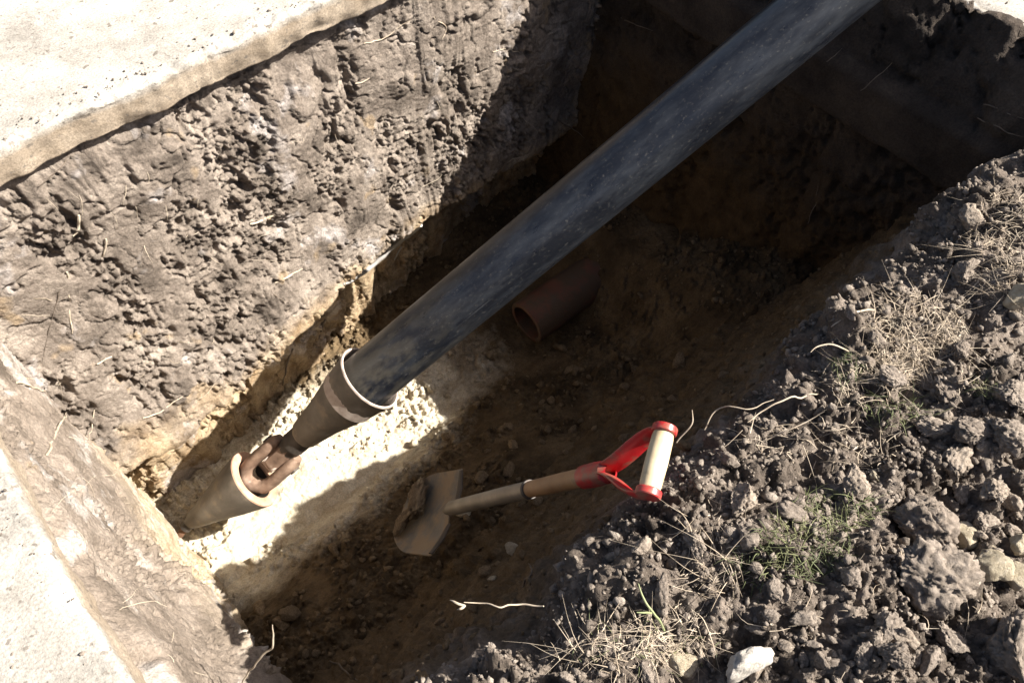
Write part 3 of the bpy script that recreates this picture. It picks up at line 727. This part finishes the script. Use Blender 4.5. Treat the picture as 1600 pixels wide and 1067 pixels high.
# soil carried on the blade
for k, (a, l, s_, lab) in enumerate([(.17, -.005, .058, 'crumbly clay lump resting in the middle of the shovel blade'), (.225, .045, .036, 'clay lump resting near the tip of the shovel blade'), (.215, -.055, .040, 'clay lump against the upper side of the shovel blade')]):
    v, f = clod_shape(4, 560+k, .45, 2, .34); v = v*(1+.16*fbm(v, 5, 4, 561+k, .7)[:, None])
    o = link('clay_lump', mesh_np('clay_lump', v, f, M_CLAYCLOD)); o.scale = (s_*1.15, s_*1.1, s_*.55)
    o.rotation_euler = Vector(sn).to_track_quat('Z', 'Y').to_euler(); o.location = S(SL+a, l, .012+.045*a/.275); tag(o, lab, 'clay lump')

# ------------------------------------------------------------------ roots, straws and twigs, each its own thing
def strand(name, px, rad, mat, label, cat, lift=.004, wob=.007, ends=.35, fixw=None):
    pts = []
    for i, p in enumerate(px):
        if len(p) == 3: q_ = atw(*p)
        else:
            loc, nor, ob = hit(*p); q_ = loc+nor*lift
        pts.append(q_)
    pts = np.array(pts); m = len(pts); t = np.linspace(0, m-1, (m-1)*7+1)
    Q = np.stack([np.interp(t, range(m), pts[:, k]) for k in range(3)], 1)
    for _ in range(6): Q[1:-1] = (Q[:-2]+2*Q[1:-1]+Q[2:])/4
    sd = int(px[0][0]*7+px[0][1])
    Q += wob*np.stack([fbm(Q, 18, 2, sd+k) for k in range(3)], 1)
    rr = rad*(.72 if rad < .01 else 1)*np.interp(np.linspace(0, 1, len(Q)), [0, .15, .7, 1], [.8, 1, .8, ends])
    v, f = tube_geo(Q, rr, 7); o = empty(name, (0, 0, 0)); bpy.data.objects.remove(o)
    base = Q[0]; o = link(name, pymesh(name, v-base, f, mat), None, base)
    return tag(o, label, cat)
STR = [
 ('root', [(104, 425), (108, 470), (112, 520)], .0045, M_ROOT, 'pale straight root standing out of the left of the soil wall'),
 ('root', [(222, 652), (255, 645), (287, 618)], .004, M_ROOT, 'pale curved root low on the sunlit soil wall'),
 ('root', [(72, 712), (86, 672), (106, 642)], .005, M_ROOT, 'pale thick root above the near end wall'),
 ('root', [(148, 640), (143, 668), (137, 700)], .0025, M_ROOT, 'thin pale root right of the thick one'),
 ('straw', [(25, 597), (48, 604), (70, 615)], .005, M_STRAW, 'short straw at the left edge of the soil wall'),
 ('straw', [(28, 595), (42, 592), (52, 590)], .004, M_STRAW, 'shorter straw crossing another at the left edge'),
 ('straw', [(390, 350), (408, 345), (427, 337)], .005, M_STRAW, 'short flat straw in the middle of the soil wall'),
 ('straw', [(432, 440), (450, 432), (472, 420)], .005, M_STRAW, 'pale straw right of centre on the soil wall'),
 ('twig', [(428, 458), (438, 466), (450, 478)], .004, M_DROOT, 'short dark twig poking from the soil wall above the cones'),
 ('root', [(165, 372), (162, 392), (152, 408)], .004, M_ROOT, 'pale bent root below the upper left pavement edge'),
 ('root', [(122, 335), (124, 358), (112, 372)], .006, M_ROOT, 'short thick pale root in a dark hollow of the soil wall'),
 ('root', [(92, 455), (82, 500), (66, 560)], .002, M_DROOT, 'thin dark root hanging at the left of the soil wall'),
 ('root', [(150, 568), (168, 562), (192, 555)], .004, M_ROOT, 'pale root over a dark crack in the soil wall'),
 ('root', [(60, 290), (100, 258), (110, 235)], .002, M_DROOT, 'thin root curving under the upper left pavement edge'),
 ('root', [(565, 70), (600, 62), (640, 30)], .0025, M_STRAW, 'thin pale root near the top of the soil wall'),
 ('root', [(676, 25), (700, 45), (690, 60)], .0025, M_STRAW, 'short curled root at the top of the soil wall'),
 ('root', [(555, 130), (568, 128), (576, 122)], .003, M_ROOT, 'tiny curled pale root under the top pavement edge'),
 ('root', [(770, 80), (790, 76), (812, 84)], .0025, M_STRAW, 'fine pale root at the edge of the deep shadow'),
 ('root', [(418, 520), (434, 545), (436, 570)], .003, M_ROOT, 'pale rootlet hanging below the lip of the soil wall'),
 ('root', [(1542, 163), (1570, 175), (1600, 186)], .0025, M_SROOT, 'upper of two thin roots in the far right shade'),
 ('root', [(1526, 184), (1560, 200), (1600, 214)], .0025, M_SROOT, 'lower of two thin roots in the far right shade'),
 ('root', [(970, 30), (995, 40), (1020, 48)], .003, M_SROOT, 'thin root in the deep shade at the top'),
 ('root', [(868, 185), (890, 200), (915, 215)], .003, M_SROOT, 'thin root in the deep shade left of the black pipe'),
 ('root', [(1345, 140), (1365, 125), (1395, 98)], .0025, M_SROOT, 'thin root on the smooth shaded far wall'),
 ('root', [(1292, 97), (1305, 88), (1316, 76)], .002, M_SROOT, 'short thin root on the far wall beside the black pipe'),
 ('root', [(1260, 350), (1275, 320), (1280, 290)], .0025, M_SROOT, 'thin root in the shade right of the black pipe'),
 ('root', [(658, 350), (615, 382), (575, 420), (538, 445)], .013, M_GROOT, 'thick grey root exposed along the lip of the soil wall'),
 ('root', [(625, 385), (618, 402), (612, 418)], .005, M_GROOT, 'short grey side root hanging from the thick grey root'),
 ('root', [(455, 545), (446, 575), (440, 600)], .006, M_DROOT, 'brown root hanging in the hollow behind the large cone'),
 ('root', [(505, 500), (498, 525), (490, 545)], .007, M_DROOT, 'brown root hanging above the lit floor behind the black pipe'),
]
for name, px, rad, mat, lab in STR: strand(name, px, rad, mat, lab, name)
def over(px, z): 
    p = atz(px[0], px[1], z); return (px[0], px[1], (p-CAM)@CF)
strand('root', [over((376, 1066), -.42), over((395, 1040), -.36), over((424, 1012), -.3), over((430, 992), -.27), over((426, 972), -.24)], .0032, M_ROOT, 'bright white root curling up in front of the shaded floor', 'root')
strand('twig', [over((845, 945), -.03), over((815, 944), -.05), over((785, 950), -.03), over((752, 941), -.05), over((726, 940), -.042)], .0022, M_STRAW, 'dry twig reaching over the shaded floor below the shovel', 'twig')
for lx, ly, lab in ((704, 936, 'pale dry leaf at the very tip of the reaching twig'), (716, 948, 'lower pale dry leaf on the reaching twig')):
    o = strand('dry_leaf', [over((728, 941), -.042), over(((lx+728)/2, (ly+941)/2+1), -.036), over((lx, ly), -.042)], .0034, M_ROOT, lab, 'leaf', ends=.15)
strand('weed_plant', [(1035, 985), over((1020, 955), .07), over((1008, 930), .09), over((996, 908), .10)], .003, M_STEM, 'green forked plant stem standing in the lower middle of the heap', 'plant')
strand('weed_plant', [over((1020, 955), .07), over((1005, 958), .085), over((992, 955), .09)], .0025, M_STEM, 'short pale side shoot of the forked green stem', 'plant')
strand('dry_weed', [(1195, 690), over((1235, 668), .03), over((1290, 642), .06)], .002, M_STRAW, 'straight dry stem over the rim right of the shovel grip', 'dry plant')
strand('dry_weed', [(1280, 615), over((1240, 618), .04), over((1200, 635), .03), over((1166, 658), .02)], .0024, M_STRAW, 'dry seed stalk leaning over the pit right of the shovel', 'dry plant')
strand('dry_weed', [(1325, 548), over((1295, 534), .05), over((1268, 550), .04)], .0025, M_STRAW, 'drooping dry seed head beside the dry grass patch', 'dry plant')
strand('dry_weed', [(1370, 485), over((1335, 490), .03), over((1300, 512), .02)], .0035, M_STRAW, 'drooping dry seed head at the top of the dry grass patch', 'dry plant')
strand('dry_weed', [over((1062, 690), -.02), over((1085, 660), .02), over((1082, 640), .03)], .002, M_STRAW, 'fine dry stem just right of the shovel grip', 'dry plant')
strand('dry_weed', [over((1100, 668), -.05), over((1130, 632), 0), over((1175, 640), .02), over((1210, 622), .03)], .002, M_STRAW, 'fine arching dry stem over the rim', 'dry plant')
strand('twig', [(520, 1030), (560, 1066)], .004, M_DROOT, 'dark twig on the shaded floor near the bottom edge', 'twig')
strand('root', [(820, 915), (835, 895), (828, 882)], .003, M_DROOT, 'dark root on the shaded slope below the shovel', 'root')

# ------------------------------------------------------------------ grass: uncountable blades
def grass(name, patches, mat, seed, label, lenr, wid, upness):
    r = np.random.default_rng(seed); VV, FF = [], []; off = 0
    for cx, cy, rx, ry, n in patches:
        for _ in range(n):
            a = r.uniform(0, 6.283); q_ = math.sqrt(r.uniform())
            loc, nor, ob = hit(cx+rx*q_*math.cos(a), cy+ry*q_*math.sin(a))
            if ob is None or loc[2] < -.12: continue
            L = r.uniform(*lenr); az = r.uniform(0, 6.283); e = r.uniform(*upness)
            d = np.array([math.cos(az)*math.cos(e), math.sin(az)*math.cos(e), math.sin(e)]); sd = np.cross(d, [0, 0, 1.]); sd /= np.linalg.norm(sd)
            bend = r.normal(size=3)*.55*L-np.array([0, 0, .45*L]); w = wid*r.uniform(.5, 1.4); k = 5
            t = np.linspace(0, 1, k)[:, None]
            C = loc+d*L*t+bend*t*t+np.array([0, 0, .004])
            C[:, 2] = np.maximum(C[:, 2], loc[2]-.012)
            taper = (1-.85*t)*w; n2 = np.cross(sd, d)
            ring = [C+sd*taper, C-sd*taper*.5+n2*taper*.7, C-sd*taper*.5-n2*taper*.7]
            v = np.stack(ring, 1).reshape(-1, 3); VV.append(v)
            for i in range(k-1):
                for j in range(3):
                    FF.append((off+i*3+j, off+i*3+(j+1) % 3, off+i*3+3+(j+1) % 3, off+i*3+3+j))
            off += k*3
    o = link(name, mesh_np(name, np.concatenate(VV), np.array(FF), mat)); return tag(o, label, kind='stuff')
grass('dry_grass', [(1430, 520, 80, 60, 620), (1400, 570, 60, 40, 260), (1570, 390, 60, 90, 520), (1340, 600, 60, 40, 90), (960, 1015, 100, 40, 220), (1050, 990, 60, 45, 130), (1110, 900, 50, 40, 90), (1330, 700, 80, 40, 80),
      (1200, 690, 60, 30, 60), (1480, 600, 60, 40, 50), (1150, 830, 90, 50, 50), (1300, 950, 250, 110, 40)], M_STRAW, 5, 'dry straw-coloured grass lying over the spoil heap', (.015, .060), .0010, (-.2, .7))
def fine_roots():
    r = np.random.default_rng(77); geos = []
    for _ in range(100):
        if r.random() < .75: x, y = r.uniform(0, 860), r.uniform(60, 700)
        else: x, y = r.uniform(60, 340), r.uniform(700, 1060)
        loc, nor, ob = hit(x, y)
        if ob is None or not ob.name.startswith('pit_wall'): continue
        L = r.uniform(.03, .13); d = r.normal(size=3)*np.array([.8, .3, 1])-np.array([0, 0, .3]); d = d-nor*(d@nor)*.8; d /= np.linalg.norm(d)
        c = np.cross(d, nor)*r.normal()*.5; t_ = np.linspace(0, 1, 8)[:, None]
        Q = loc-nor*.006+d*L*t_+c*L*t_*t_+nor*(.020*np.sin(t_*3.0))+.006*np.stack([fbm(np.repeat(loc[None], 8, 0)+d*L*t_, 30, 2, k) for k in range(3)], 1)
        geos.append(tube_geo(Q, np.linspace(1, .35, 8)*r.uniform(.0005, .0013), 4, None, False))
    v, f = joined(geos)
    tag(link('fine_roots', pymesh('fine_roots', v, f, M_ROOT)), 'fine pale rootlets trailing from the cut soil walls', kind='stuff')
fine_roots()
grass('green_weeds', [(1255, 850, 75, 55, 330), (1300, 800, 70, 35, 160), (1400, 645, 55, 30, 130), (1325, 575, 30, 22, 70), (1540, 610, 25, 18, 50), (1180, 880, 50, 35, 60), (1000, 1010, 120, 40, 50)], M_GREEN, 6, 'low green weeds growing on the spoil heap', (.010, .032), .0012, (.2, 1.3))
bpy.context.view_layer.update()
